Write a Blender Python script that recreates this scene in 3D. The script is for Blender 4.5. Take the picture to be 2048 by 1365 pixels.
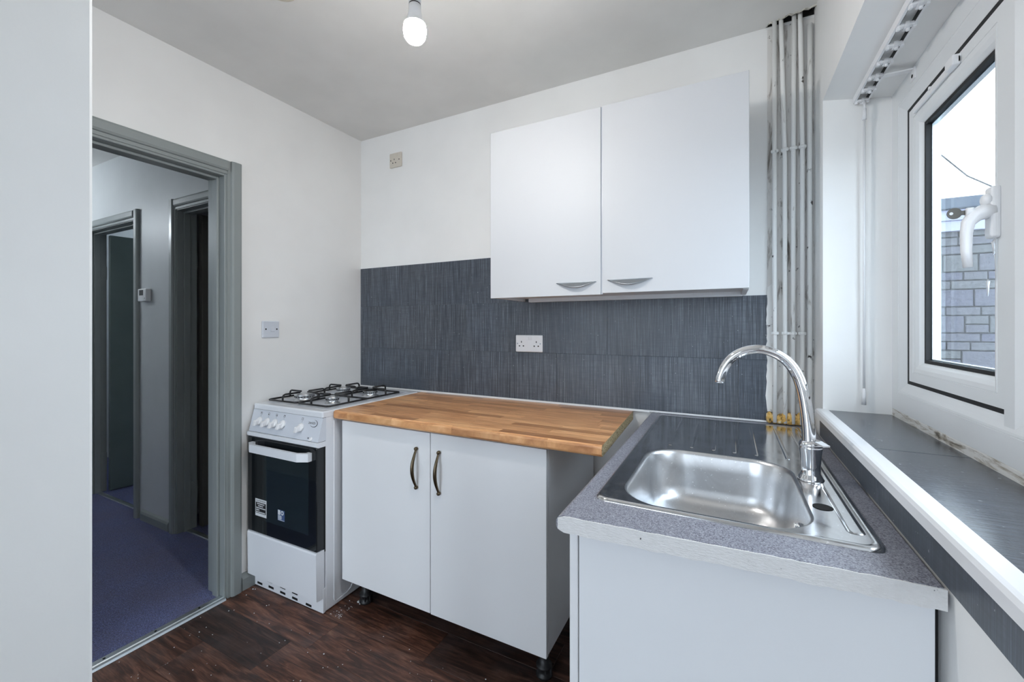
import bpy, bmesh, math, random
from mathutils import Vector, Matrix
random.seed(7)
sc = bpy.context.scene
for o in list(bpy.data.objects):
    bpy.data.objects.remove(o)
PI = math.pi
# ------------------------------------------------------------------ camera, world, light, exposure
cam_d = bpy.data.cameras.new('camera'); cam = bpy.data.objects.new('camera', cam_d)
sc.collection.objects.link(cam); sc.camera = cam
cam.location = (0, 0, 1.261); cam.rotation_euler = (PI/2, 0, math.atan2(434, 840))
cam_d.sensor_fit = 'HORIZONTAL'; cam_d.sensor_width = 36; cam_d.lens = 36*840/2048
cam_d.shift_y = -28.5/2048; cam_d.clip_start = 0.01
sc.view_settings.view_transform = 'Standard'; sc.view_settings.look = 'None'
sc.view_settings.gamma = 1; sc.view_settings.use_curve_mapping = False
sc.view_settings.exposure = 0.78
SKY = 4.8
BULB = 260
w = bpy.data.worlds.new('sky'); sc.world = w; w.use_nodes = True
nt = w.node_tree; nt.nodes.clear()
wo = nt.nodes.new('ShaderNodeOutputWorld'); bg = nt.nodes.new('ShaderNodeBackground')
tc = nt.nodes.new('ShaderNodeTexCoord'); nz = nt.nodes.new('ShaderNodeTexNoise'); rp = nt.nodes.new('ShaderNodeValToRGB')
mp = nt.nodes.new('ShaderNodeMapping'); mp.inputs['Scale'].default_value = (1, 1, 2.6)
nz.inputs['Scale'].default_value = 2.2; nz.inputs['Detail'].default_value = 5
rp.color_ramp.elements[0].position = .36; rp.color_ramp.elements[0].color = (.68, .78, .94, 1)
rp.color_ramp.elements[1].position = .62; rp.color_ramp.elements[1].color = (.92, .95, 1.0, 1)
nt.links.new(tc.outputs['Generated'], mp.inputs[0]); nt.links.new(mp.outputs[0], nz.inputs['Vector'])
nt.links.new(nz.outputs['Fac'], rp.inputs[0]); nt.links.new(rp.outputs[0], bg.inputs[0])
bg.inputs[1].default_value = SKY; nt.links.new(bg.outputs[0], wo.inputs[0])
def portal(name, loc, rot, sx, sy):
    l = bpy.data.lights.new(name, 'AREA'); l.shape = 'RECTANGLE'; l.size = sx; l.size_y = sy
    l.cycles.is_portal = True
    o = bpy.data.objects.new(name, l); sc.collection.objects.link(o); o.location = loc; o.rotation_euler = rot
portal('window_portal', (.60, 1.156, 1.5), (0, PI/2, 0), 1.05, 1.22)      # lets the sky in through the window
portal('added_door_portal', (-1.24, -2.50, 1.2), (PI/2, 0, 0), 1.62, 2.35)  # sky through the glazed door added behind the camera
# ------------------------------------------------------------------ helpers
def col_link(o): sc.collection.objects.link(o); return o
def tag(o, label=None, cat=None, group=None, kind=None):
    if label: o['label'] = label
    if cat: o['category'] = cat
    if group: o['group'] = group
    if kind: o['kind'] = kind
    return o
class MB:
    def __init__(s): s.bm = bmesh.new()
    def _add(s, other):
        me = bpy.data.meshes.new('t'); other.to_mesh(me); s.bm.from_mesh(me); bpy.data.meshes.remove(me); other.free()
    def box(s, x0, y0, z0, x1, y1, z1, bev=0, seg=2, only=None):
        b = bmesh.new(); bmesh.ops.create_cube(b, size=1)
        for v in b.verts:
            v.co = Vector(((x0+x1)/2+v.co.x*(x1-x0), (y0+y1)/2+v.co.y*(y1-y0), (z0+z1)/2+v.co.z*(z1-z0)))
        if bev:
            ed = [e for e in b.edges if only is None or only((e.verts[0].co+e.verts[1].co)/2)]
            bmesh.ops.bevel(b, geom=ed, offset=bev, segments=seg, profile=.5, affect='EDGES')
        s._add(b); return s
    def prism(s, pts, axis, a, b):
        """polygon pts (2D) extruded along axis from a to b; 2D order: x->(y,z) y->(x,z) z->(x,y)"""
        def p3(p, t):
            return {'x': (t, p[0], p[1]), 'y': (p[0], t, p[1]), 'z': (p[0], p[1], t)}[axis]
        A = [s.bm.verts.new(p3(p, a)) for p in pts]; B = [s.bm.verts.new(p3(p, b)) for p in pts]
        n = len(pts); fs = [s.bm.faces.new(A), s.bm.faces.new(B[::-1])]
        for i in range(n): fs.append(s.bm.faces.new((A[i], B[i], B[(i+1) % n], A[(i+1) % n])))
        bmesh.ops.recalc_face_normals(s.bm, faces=fs); return s
    def tube(s, path, r, n=10, caps=True):
        path = [Vector(p) for p in path]; m = len(path)
        rs = r if isinstance(r, (list, tuple)) else [r]*m
        rings = []; up = None
        for i, p in enumerate(path):
            d = (path[min(i+1, m-1)]-path[max(i-1, 0)]).normalized()
            if up is None:
                up = Vector((0, 0, 1)) if abs(d.z) < .9 else Vector((1, 0, 0))
            a = d.cross(up).normalized(); bvec = a.cross(d).normalized(); up = bvec
            rings.append([s.bm.verts.new(p+(a*math.cos(2*PI*k/n)+bvec*math.sin(2*PI*k/n))*rs[i]) for k in range(n)])
        for i in range(m-1):
            for k in range(n):
                f = s.bm.faces.new((rings[i][k], rings[i][(k+1) % n], rings[i+1][(k+1) % n], rings[i+1][k])); f.smooth = True
        if caps:
            s.bm.faces.new(rings[0][::-1]); s.bm.faces.new(rings[-1])
        return s
    def lathe(s, prof, c, n=24, axis='z', smooth=True):
        """prof: list of (r, h) along axis from point c"""
        rings = []
        for r, h in prof:
            ring = []
            for k in range(n):
                a = 2*PI*k/n; u, v = r*math.cos(a), r*math.sin(a)
                q = {'z': (u, v, h), 'y': (u, h, v), 'x': (h, u, v)}[axis]
                ring.append(s.bm.verts.new((c[0]+q[0], c[1]+q[1], c[2]+q[2])))
            rings.append(ring)
        fs = []
        for i in range(len(rings)-1):
            for k in range(n):
                f = s.bm.faces.new((rings[i][k], rings[i][(k+1) % n], rings[i+1][(k+1) % n], rings[i+1][k])); f.smooth = smooth; fs.append(f)
        fs.append(s.bm.faces.new(rings[0][::-1])); fs.append(s.bm.faces.new(rings[-1]))
        bmesh.ops.recalc_face_normals(s.bm, faces=fs); return s
    def loops(s, rings, cap=True, smooth=True):
        R = [[s.bm.verts.new(p) for p in ring] for ring in rings]; n = len(R[0])
        for i in range(len(R)-1):
            for k in range(n):
                f = s.bm.faces.new((R[i][k], R[i][(k+1) % n], R[i+1][(k+1) % n], R[i+1][k])); f.smooth = smooth
        if cap: s.bm.faces.new(R[-1])
        return s
    def poly(s, pts): s.bm.faces.new([s.bm.verts.new(p) for p in pts]); return s
    def xf(s, M): s.bm.transform(M); return s
    def mesh(s, name, mat):
        me = bpy.data.meshes.new(name); s.bm.to_mesh(me); s.bm.free()
        if mat: me.materials.append(mat)
        return me
    def build(s, name, mat, parent=None):
        me = s.mesh(name, mat); o = bpy.data.objects.new(name, me); col_link(o)
        if parent is not None:
            o.parent = parent; o.matrix_parent_inverse = base_inv(parent)
        else:
            xs = [v.co for v in me.vertices]
            c = Vector(((min(v.x for v in xs)+max(v.x for v in xs))/2, (min(v.y for v in xs)+max(v.y for v in xs))/2, min(v.z for v in xs)))
            me.transform(Matrix.Translation(-c)); o.location = c
        return o
def base_inv(p):
    M = Matrix.Translation(p.location)
    q = p
    if p.parent is not None: return p.matrix_parent_inverse.copy() if False else Matrix.Identity(4)
    return M.inverted()
def empty(name, loc, label=None, cat=None, group=None, kind=None):
    o = bpy.data.objects.new(name, None); col_link(o); o.location = loc; o.empty_display_size = .05
    return tag(o, label, cat, group, kind)
def inst(name, me, parent, loc, rot=(0, 0, 0), scale=(1, 1, 1)):
    """a piece sharing mesh data, placed in world coordinates under a parent"""
    o = bpy.data.objects.new(name, me); col_link(o); o.location = loc; o.rotation_euler = rot; o.scale = scale
    if parent is not None:
        o.parent = parent; o.matrix_parent_inverse = base_inv(parent)
    return o
# ------------------------------------------------------------------ materials
class N:
    def __init__(s, name, rough=.5, metal=0, col=(.8, .8, .8), spec=None):
        s.m = bpy.data.materials.new(name); s.m.use_nodes = True; s.t = s.m.node_tree
        s.b = s.t.nodes['Principled BSDF']; s.b.inputs['Roughness'].default_value = rough
        s.b.inputs['Metallic'].default_value = metal; s.b.inputs['Base Color'].default_value = (*col, 1)
        if spec is not None: s.b.inputs['Specular IOR Level'].default_value = spec
        s._tc = None
    def new(s, k, **kw):
        n = s.t.nodes.new(k)
        for a, v in kw.items():
            if a in n.inputs: n.inputs[a].default_value = v
            else: setattr(n, a, v)
        return n
    def lk(s, a, b): s.t.links.new(a, b)
    def co(s, scale=(1, 1, 1), rnd=False, rot=(0, 0, 0), which='Object'):
        tcn = s.new('ShaderNodeTexCoord'); m = s.new('ShaderNodeMapping'); m.inputs['Scale'].default_value = scale
        m.inputs['Rotation'].default_value = rot
        src = tcn.outputs[which]
        if rnd:
            oi = s.new('ShaderNodeObjectInfo'); ml = s.new('ShaderNodeMath', operation='MULTIPLY'); ml.inputs[1].default_value = 37.0
            s.lk(oi.outputs['Random'], ml.inputs[0]); ad = s.new('ShaderNodeVectorMath', operation='ADD')
            s.lk(src, ad.inputs[0]); s.lk(ml.outputs[0], ad.inputs[1]); src = ad.outputs[0]
        s.lk(src, m.inputs[0]); return m.outputs[0]
    def noise(s, vec, scale, detail=4, rough=.55, dist=0):
        n = s.new('ShaderNodeTexNoise'); n.inputs['Scale'].default_value = scale; n.inputs['Detail'].default_value = detail
        n.inputs['Roughness'].default_value = rough; n.inputs['Distortion'].default_value = dist
        s.lk(vec, n.inputs['Vector']); return n.outputs['Fac']
    def ramp(s, fac, stops, interp='LINEAR'):
        r = s.new('ShaderNodeValToRGB'); r.color_ramp.interpolation = interp; e = r.color_ramp.elements
        while len(e) < len(stops): e.new(.5)
        for el, (p, c) in zip(e, stops):
            el.position = p; el.color = (*c, 1) if len(c) == 3 else c
        s.lk(fac, r.inputs[0]); return r.outputs[0]
    def mix(s, fac, a, b, mode='MIX'):
        m = s.new('ShaderNodeMix', data_type='RGBA', blend_type=mode)
        for i, v in ((0, fac), (6, a), (7, b)):
            if isinstance(v, (int, float)): m.inputs[i].default_value = v
            elif isinstance(v, tuple): m.inputs[i].default_value = (*v, 1)
            else: s.lk(v, m.inputs[i])
        return m.outputs[2]
    def color(s, c): s.lk(c, s.b.inputs['Base Color']); return s
    def rough(s, fac, lo, hi):
        r = s.new('ShaderNodeMapRange'); r.inputs[3].default_value = lo; r.inputs[4].default_value = hi
        s.lk(fac, r.inputs[0]); s.lk(r.outputs[0], s.b.inputs['Roughness']); return s
    def bump(s, h, strength=.2, dist=.002):
        b = s.new('ShaderNodeBump'); b.inputs['Strength'].default_value = strength; b.inputs['Distance'].default_value = dist
        s.lk(h, b.inputs['Height']); s.lk(b.outputs[0], s.b.inputs['Normal']); return s
    def rand(s):
        return s.new('ShaderNodeObjectInfo').outputs['Random']
def wall_mat(name, col, rough=.55, bump=.12, var=.03):
    n = N(name, rough); v = n.co(); f = n.noise(v, 3.5, 3)
    c2 = tuple(max(0, c-var) for c in col)
    n.color(n.ramp(f, [(.35, c2), (.65, col)])); n.bump(n.noise(n.co(), 160, 3), bump, .0008); return n.m
M = {}
M['wall'] = wall_mat('white_wall_paint', (.875, .87, .855))
M['ceiling'] = wall_mat('ceiling_paint', (.80, .795, .775), .7, .15, .05)
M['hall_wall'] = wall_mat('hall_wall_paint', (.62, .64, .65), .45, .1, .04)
M['grey_gloss'] = wall_mat('grey_gloss_paint', (.285, .31, .305), .32, .06, .02)
M['door_green'] = wall_mat('grey_green_door_paint', (.17, .215, .205), .4, .05, .02)
M['white_lam'] = wall_mat('white_cabinet_laminate', (.82, .83, .845), .5, .01, .01)
M['wallcab'] = wall_mat('dimmed_wall_unit_laminate', (.63, .64, .66), .5, .01, .01)  # white laminate darkened to offset the light of the close bulb
M['white_edge'] = wall_mat('white_edge_band', (.84, .84, .85), .35, .01, .01)
M['upvc'] = wall_mat('white_upvc', (.80, .815, .82), .28, .01, .02)
M['white_plastic'] = wall_mat('white_plastic', (.84, .84, .85), .3, .005, .01)
M['old_plastic'] = wall_mat('yellowed_plastic', (.66, .61, .53), .35, .005, .02)
M['enamel'] = wall_mat('white_enamel', (.80, .82, .86), .22, .004, .01)
M['panel_grey'] = wall_mat('light_grey_enamel', (.66, .69, .75), .3, .004, .01)
M['black_glass'] = N('black_oven_glass', .06, 0, (.006, .008, .010)).m
M['black_iron'] = N('black_cast_enamel', .35, 0, (.012, .012, .013)).m
M['black_plastic'] = N('black_plastic', .45, 0, (.012, .012, .013)).m
M['gasket'] = N('black_rubber_gasket', .7, 0, (.01, .01, .011)).m
M['hole'] = N('dark_hole', .9, 0, (.004, .004, .004)).m
M['chrome'] = N('chrome', .06, 1, (.86, .87, .89)).m
M['alu'] = N('burner_aluminium', .32, 1, (.62, .63, .64)).m
M['steel_trim'] = N('aluminium_strip', .35, 1, (.66, .70, .72)).m
M['handle_grey'] = N('satin_nickel', .3, 1, (.36, .39, .42)).m
M['brass'] = N('antique_brass', .28, 1, (.13, .10, .065)).m
M['ink'] = N('black_ink', .5, 0, (.012, .012, .014)).m
M['paper'] = N('white_sticker', .5, 0, (.72, .74, .76)).m
M['blue_ink'] = N('blue_sticker', .5, 0, (.05, .09, .22)).m
M['red_ink'] = N('red_ink', .5, 0, (.5, .02, .02)).m
M['key'] = N('dull_key_metal', .5, .6, (.10, .095, .085)).m
M['white_rough'] = None
def m_carpet():
    n = N('navy_carpet', .95); v = n.co(); f = n.noise(v, 230, 2, .8); g = n.noise(n.co(), 6, 3)
    c = n.ramp(f, [(.34, (.008, .012, .058)), (.5, (.034, .050, .200)), (.64, (.15, .19, .47))])
    c = n.mix(n.ramp(g, [(.35, (0, 0, 0)), (.7, (.55, .55, .55))]), c, (.060, .050, .13))
    n.color(c); n.bump(f, .9, .006); n.b.inputs['Sheen Weight'].default_value = .3; return n.m
M['carpet'] = m_carpet()
def m_plank():
    n = N('dark_oak_vinyl', .42)
    v = n.co((1.3, 11, 1), True); f = n.noise(v, 3.2, 7, .62, 1.6)
    fine = n.noise(n.co((5, 130, 1), True), 3, 4, .7)
    c = n.ramp(f, [(.30, (.016, .010, .008)), (.45, (.068, .032, .022)), (.58, (.16, .078, .052)), (.74, (.27, .165, .120))])
    c = n.mix(n.ramp(fine, [(.35, (.55, .55, .55)), (.62, (0, 0, 0))]), c, (.018, .011, .009))
    r = n.ramp(n.rand(), [(0, (.42, .43, .48)), (.3, (.80, .74, .70)), (.65, (1.38, 1.14, 1.02)), (1, (.62, .64, .68))])
    c = n.mix(1.0, c, r, 'MULTIPLY')
    grime = n.noise(n.co((1, 1, 1)), 5, 4)
    c = n.mix(n.ramp(grime, [(.5, (0, 0, 0)), (.8, (.25, .25, .25))]), c, (.17, .14, .14))
    n.color(c); n.rough(f, .32, .55); n.bump(fine, .15, .0006); return n.m
M['plank'] = m_plank()
def m_stave():
    n = N('oak_stave_print', .28)
    v = n.co((3.5, 55, 3.5), True); f = n.noise(v, 2.5, 6, .6, .5)
    c = n.ramp(f, [(.3, (.44, .20, .085)), (.5, (.72, .39, .185)), (.70, (.90, .57, .31))])
    r = n.ramp(n.rand(), [(0, (.60, .50, .42)), (.2, (.85, .76, .68)), (.45, (1.05, .98, .9)), (.7, (.95, .86, .78)), (.88, (1.25, 1.24, 1.18)), (1, (.72, .62, .55))])
    n.color(n.mix(1.0, c, r, 'MULTIPLY')); n.bump(f, .05, .0005); return n.m
M['stave'] = m_stave()
def m_chip():
    n = N('chipboard_core', .85); v = n.co(); vo = n.new('ShaderNodeTexVoronoi'); vo.inputs['Scale'].default_value = 260
    n.lk(v, vo.inputs['Vector']); f = n.noise(n.co(), 220, 3)
    c = n.ramp(f, [(.36, (.06, .04, .02)), (.46, (.36, .27, .14)), (.68, (.58, .48, .30))])
    n.color(c); n.bump(vo.outputs['Distance'], .6, .002); return n.m
M['chip'] = m_chip()
def m_counter():
    n = N('speckled_grey_laminate', .36); f = n.noise(n.co(), 420, 2, .6); g = n.noise(n.co(), 130, 3)
    c = n.ramp(f, [(.36, (.10, .10, .125)), (.46, (.25, .255, .30)), (.60, (.34, .35, .40)), (.72, (.55, .56, .60))])
    c = n.mix(n.ramp(g, [(.55, (0, 0, 0)), (.75, (.4, .4, .4))]), c, (.16, .16, .19))
    n.color(c); n.bump(f, .1, .0005); return n.m
M['counter'] = m_counter()
def m_cut():
    n = N('rough_white_painted_edge', .6); f = n.noise(n.co((60, 60, 200), rot=(0, .5, 0)), 1.6, 5, .65)
    g = n.noise(n.co(), 85, 2); c = n.ramp(g, [(.245, (.03, .03, .03)), (.275, (.80, .79, .775)), (.6, (.84, .83, .82))])
    n.color(c); n.bump(f, .8, .003); return n.m
M['cut'] = m_cut()
def m_tile(name, sc_, rr=(.26, .45), k=1.0):
    n = N(name, .3)
    f = n.noise(n.co(sc_, True), 1.0, 4, .75); big = n.noise(n.co((2.2, 2.2, 2.2), True), 2, 4)
    wv = n.noise(n.co(tuple(14 if s > 100 else s*28 for s in sc_), True), 1.0, 3, .7)
    mid = (.075, .085, .10)
    def q(c): return tuple(m+(v-m)*k for v, m in zip(c, mid))
    c = n.ramp(f, [(.32, q((.018, .021, .026))), (.47, q((.060, .068, .082))), (.58, q((.13, .145, .17))), (.70, q((.27, .30, .34)))])
    c = n.mix(n.ramp(wv, [(.4, (0, 0, 0)), (.7, (.35, .35, .35))]), c, (.035, .04, .048))
    c = n.mix(n.ramp(big, [(.3, (0, 0, 0)), (.7, (.5, .5, .5))]), c, n.mix(1.0, c, (.72, .82, .95), 'MULTIPLY'))
    sp = n.noise(n.co(), 120, 1, .3); c = n.mix(n.ramp(sp, [(.765, (0, 0, 0)), (.79, (.55, .55, .55))]), c, (.55, .57, .6))
    n.color(c); n.rough(f, rr[0], rr[1]); n.bump(f, .25, .0005); return n.m
M['tile'] = m_tile('slate_streaked_tile', (560, 560, 5))
M['tile_sill'] = m_tile('slate_streaked_sill_tile', (5, 560, 560), (.12, .22), .35)
M['tile_edge'] = m_tile('slate_streaked_edge_tile', (560, 480, 6), (.26, .45), .5)
def m_steel(name, lo, hi, smear):
    n = N(name, .2, 1, (.62, .62, .63))
    f = n.noise(n.co((1, 1, 1)), 7, 5, .6, 1.2); fine = n.noise(n.co((500, 14, 500)), 1, 2)
    c = n.ramp(f, [(.4, (.60, .60, .605)), (.7, (.72, .73, .74))]); sp = n.noise(n.co(), 190, 1, .3)
    spk = n.ramp(sp, [(.72, (0, 0, 0)), (.75, (1, 1, 1))])
    c = n.mix(spk, c, (.86, .87, .88)); n.color(c)
    n.rough(n.ramp(f, [(.42, (0, 0, 0)), (.42+smear, (1, 1, 1))]), lo, hi); n.bump(fine, .03, .0002); return n.m
M['steel'] = m_steel('brushed_stainless', .10, .26, .35)
M['steel_bowl'] = m_steel('satin_stainless_bowl', .30, .38, .5)
def m_dirty(name, base, amt, foam=False):
    n = N(name, .7); v = n.co((26, 26, 5)); f = n.noise(v, 1.3, 6, .65, .6); g = n.noise(n.co((1, 1, .8)), 30, 4, .6)
    c = n.ramp(f, [(.26+amt*.2, (.05, .042, .035)), (.40+amt*.16, (.34, .31, .28)), (.50+amt*.12, base)])
    c = n.mix(n.ramp(g, [(.29, (1, 1, 1)), (.34, (0, 0, 0))]), c, (.035, .03, .025))
    n.color(c); n.bump(g, .4, .003); return n.m
M['dirty_wall'] = m_dirty('stained_plaster', (.74, .72, .69), -.3)
M['pipe'] = m_dirty('white_pipe_paint', (.82, .82, .80), -1.0)
def m_soiled():
    n = N('soiled_white_strip', .6); f = n.noise(n.co((1, .35, 2.2)), 26, 5, .65, .5)
    n.color(n.ramp(f, [(.33, (.10, .085, .065)), (.42, (.42, .38, .32)), (.52, (.74, .73, .70))])); n.bump(f, .2, .001); return n.m
M['soiled_upvc'] = m_soiled()
def m_foam():
    n = N('yellow_foam_filler', .8); f = n.noise(n.co(), 60, 4); c = n.ramp(f, [(.36, (.07, .045, .02)), (.45, (.55, .32, .08)), (.60, (.70, .46, .16)), (.7, (.82, .78, .66))])
    n.color(c); n.bump(f, 1, .006); return n.m
M['foam'] = m_foam()
def m_plaster():
    n = N('broken_plaster', .8); f = n.noise(n.co(), 50, 4); n.color(n.ramp(f, [(.3, (.2, .18, .15)), (.55, (.66, .64, .58))])); n.bump(f, 1, .006); return n.m
M['plaster'] = m_plaster()
def m_brick():
    n = N('pale_stone_brick', .9); f = n.noise(n.co((1, 1, 1), True), 45, 4, .7)
    c = n.ramp(f, [(.3, (.050, .050, .060)), (.55, (.085, .084, .100)), (.75, (.13, .127, .145))])
    r = n.ramp(n.rand(), [(0, (.85, .86, 1.0)), (.5, (1, 1, 1)), (1, (1.0, 1.04, .90))])
    n.color(n.mix(1.0, c, r, 'MULTIPLY')); n.bump(f, .6, .01); return n.m
M['brick'] = m_brick()
M['mortar'] = wall_mat('grey_mortar', (.045, .046, .054), .9, .4, .05)
M['concrete'] = wall_mat('concrete_ground', (.32, .32, .32), .9, .4, .08)
M['roof_edge'] = wall_mat('grey_roof_felt', (.08, .095, .12), .7, .2, .05)
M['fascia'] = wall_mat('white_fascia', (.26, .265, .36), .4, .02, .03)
def m_glass(name, rgh=.0, tint=(.93, .96, .97)):
    m = bpy.data.materials.new(name); m.use_nodes = True; t = m.node_tree; t.nodes.clear()
    o = t.nodes.new('ShaderNodeOutputMaterial'); mx = t.nodes.new('ShaderNodeMixShader'); tr = t.nodes.new('ShaderNodeBsdfTransparent')
    gl = t.nodes.new('ShaderNodeBsdfGlossy'); fr = t.nodes.new('ShaderNodeFresnel'); fr.inputs[0].default_value = 1.45
    tr.inputs[0].default_value = (*tint, 1); gl.inputs['Roughness'].default_value = rgh
    ge = t.nodes.new('ShaderNodeNewGeometry'); iv = t.nodes.new('ShaderNodeMath'); iv.operation = 'SUBTRACT'; iv.inputs[0].default_value = 1
    ml = t.nodes.new('ShaderNodeMath'); ml.operation = 'MULTIPLY'          # reflect on the outer faces of the sheet only
    t.links.new(ge.outputs['Backfacing'], iv.inputs[1]); t.links.new(iv.outputs[0], ml.inputs[0]); t.links.new(fr.outputs[0], ml.inputs[1])
    t.links.new(ml.outputs[0], mx.inputs[0]); t.links.new(tr.outputs[0], mx.inputs[1]); t.links.new(gl.outputs[0], mx.inputs[2]); t.links.new(mx.outputs[0], o.inputs[0])
    return m
M['glass'] = m_glass('window_glass')
M['smear'] = N('white_dried_drip', .8, 0, (.75, .77, .8)).m
def m_emit(name, col, s):
    m = bpy.data.materials.new(name); m.use_nodes = True; t = m.node_tree; t.nodes.clear()
    o = t.nodes.new('ShaderNodeOutputMaterial'); e = t.nodes.new('ShaderNodeEmission'); e.inputs[0].default_value = (*col, 1); e.inputs[1].default_value = s
    t.links.new(e.outputs[0], o.inputs[0]); return m
M['bulb'] = m_emit('lit_bulb_globe', (1, .97, .93), BULB)
# ------------------------------------------------------------------ the room shell
H = 2.439; XL = -2.075; YB = 1.930; XR = .285; PX, PY = -.78, .25; YR = -2.40
XO = .58                                                   # outer face of the window wall
fl = MB().box(XL-.02, YR-.1, -.06, XO, YB+.1, -.003).build('floor', M['mortar']); tag(fl, kind='structure')
hf = MB().box(-5.3, .0, -.06, XL-.03, 3.6, .006).build('floor_hall', M['carpet']); tag(hf, kind='structure')
# ceiling with a ragged hole round the pipes
hole = [(.134, YB+.1), (.134, 1.912), (.142, 1.905), (.155, 1.909), (.165, 1.897), (.176, 1.902), (.190, 1.893), (.200, 1.884), (.209, 1.893), (.222, 1.886), (.234, 1.890), (.246, 1.879), (.262, 1.886), (.272, 1.878), (.284, 1.876), (.284, YB+.1)]
cb = MB(); cb.prism([(XL-.05, YR-.1), (XO, YR-.1), (XO, YB+.1)]+hole[::-1]+[(XL-.05, YB+.1)], 'z', H, H+.012)
ce = cb.build('ceiling', M['ceiling']); tag(ce, kind='structure')
MB().box(XL-.1, YR-.1, H+.10, XO, YB+.1, H+.12).build('void_shade_panel', M['hole'], ce)  # black lid and backing paint the shade inside the ceiling hole
MB().box(.130, YB-.008, H, .29, YB-.001, H+.10).box(.279, 1.86, H+.012, .285, YB-.008, H+.10).build('void_shade_panel', M['hole'], ce)
cv = MB(); cv.prism([(x, y) for x, y in hole[1:-1]] + [(x+.002, y-.006) for x, y in hole[1:-1]][::-1], 'z', H-.004, H+.010); cv.build('broken_edge', M['plaster'], ce)
hc = MB().box(-5.3, .0, H, XL-.07, 3.6, H+.05).build('ceiling_hall', M['ceiling']); tag(hc, kind='structure')
wb = MB().box(XL-.1, YB, 0, XO, YB+.1, H+.08).build('wall_back', M['wall']); tag(wb, kind='structure')
DY0, DY1, DH, WT = .340, 1.114, 1.959, .128                # kitchen doorway in the left wall
wl = MB().box(XL-WT+.003, YR-.1, 0, XL, .0, H).box(XL-WT+.003, DY1+.02, 0, XL, YB, H).box(XL-WT+.003, DY0-.02, DH+.02, XL, DY1+.02, H).box(XL-WT+.003, .0, 0, XL, DY0-.02, H).build('wall_left', M['wall']); tag(wl, kind='structure')
WY0, WY1, WZ0, WZ1 = .55, 1.763, .96, 2.032               # window opening
wr = MB().box(XR, WY1, 0, XO, YB, H).box(XR, YR, 0, XO, WY0, H).box(XR, WY0, 0, XO, WY1, WZ0)
wr.prism([(XR, WZ1+.002), (XR, H), (XO, H), (XO, WZ1-.03), (.466, WZ1-.03)], 'y', WY0, WY1)
wr = wr.build('wall_right', M['wall']); tag(wr, kind='structure')
wp = MB().box(PX-.13, PY-.20, 0, PX, PY, H, .004).build('wall_partition', M['wall']); tag(wp, kind='structure')  # unseen depth shaped as a thin pillar so rear daylight passes
# wall behind the camera with an unseen glazed door added as daylight fill
rw = MB().box(XL-.1, YR-.1, 0, -2.05, YR, H).box(-.44, YR-.1, 0, XO, YR, H).box(-2.05, YR-.1, 2.36, -.44, YR, H).build('wall_rear', M['wall']); tag(rw, kind='structure')
d3 = empty('added_door', (-.25, YR-.05, 0), kind='structure')
for x0, x1 in ((-2.05, -1.245), (-1.245, -.44)):
    MB().box(x0, YR-.08, .06, x0+.05, YR-.02, 2.36, .004).box(x1-.05, YR-.08, .06, x1, YR-.02, 2.36, .004).box(x0+.05, YR-.08, 2.31, x1-.05, YR-.02, 2.36, .004).box(x0+.05, YR-.08, .06, x1-.05, YR-.02, .12, .004).build('added_door_frame', M['upvc'], d3)
    MB().box(x0+.05, YR-.055, .12, x1-.05, YR-.045, 2.31).build('pane', M['glass'], d3)
MB().box(-2.05, YR-.1, -.01, -.44, YR, .06).build('threshold_bar', M['upvc'], d3)
# hall walls
HY = 1.330
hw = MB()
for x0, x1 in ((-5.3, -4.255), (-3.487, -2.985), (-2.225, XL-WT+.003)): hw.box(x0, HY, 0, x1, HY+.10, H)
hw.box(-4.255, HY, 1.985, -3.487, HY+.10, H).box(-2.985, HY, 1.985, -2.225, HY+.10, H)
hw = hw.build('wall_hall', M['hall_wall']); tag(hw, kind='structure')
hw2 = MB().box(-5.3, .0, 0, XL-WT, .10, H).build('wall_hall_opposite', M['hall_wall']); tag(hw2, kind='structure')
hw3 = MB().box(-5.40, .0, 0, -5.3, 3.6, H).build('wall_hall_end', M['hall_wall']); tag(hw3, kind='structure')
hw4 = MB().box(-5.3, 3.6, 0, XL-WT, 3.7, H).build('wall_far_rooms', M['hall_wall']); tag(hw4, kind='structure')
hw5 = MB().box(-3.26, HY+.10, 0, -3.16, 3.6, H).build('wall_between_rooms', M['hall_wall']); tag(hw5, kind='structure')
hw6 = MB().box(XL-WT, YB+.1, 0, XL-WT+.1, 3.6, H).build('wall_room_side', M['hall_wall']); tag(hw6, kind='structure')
# ------------------------------------------------------------------ kitchen doorway
GG = M['grey_gloss']
d1 = empty('door_1', (XL, (DY0+DY1)/2, 0), kind='structure')
for y0, y1 in ((DY1, DY1+.02), (DY0-.02, DY0)):
    MB().box(XL-WT-.004, y0, 0, XL+.004, y1, DH+.02, .002).build('jamb', GG, d1)
MB().box(XL-WT-.004, DY0, DH, XL+.004, DY1, DH+.02, .002).build('head_jamb', GG, d1)
MB().box(XL-.075, DY1-.012, 0, XL-.035, DY1, DH, .003).build('door_stop', GG, d1)
MB().box(XL-.075, DY0, 0, XL-.035, DY0+.012, DH, .003).build('door_stop', GG, d1)
MB().box(XL-.075, DY0+.012, DH-.012, XL-.035, DY1-.012, DH, .003).build('door_stop', GG, d1)
def arch_profile(side):     # (offset away from opening, thickness): small bead step then rounded face
    return [(.010, 0), (.010, .009), (.024, .009), (.026, .016), (.034, .0205), (.062, .0205), (.070, .017), (.073, .010), (.073, 0)]
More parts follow.
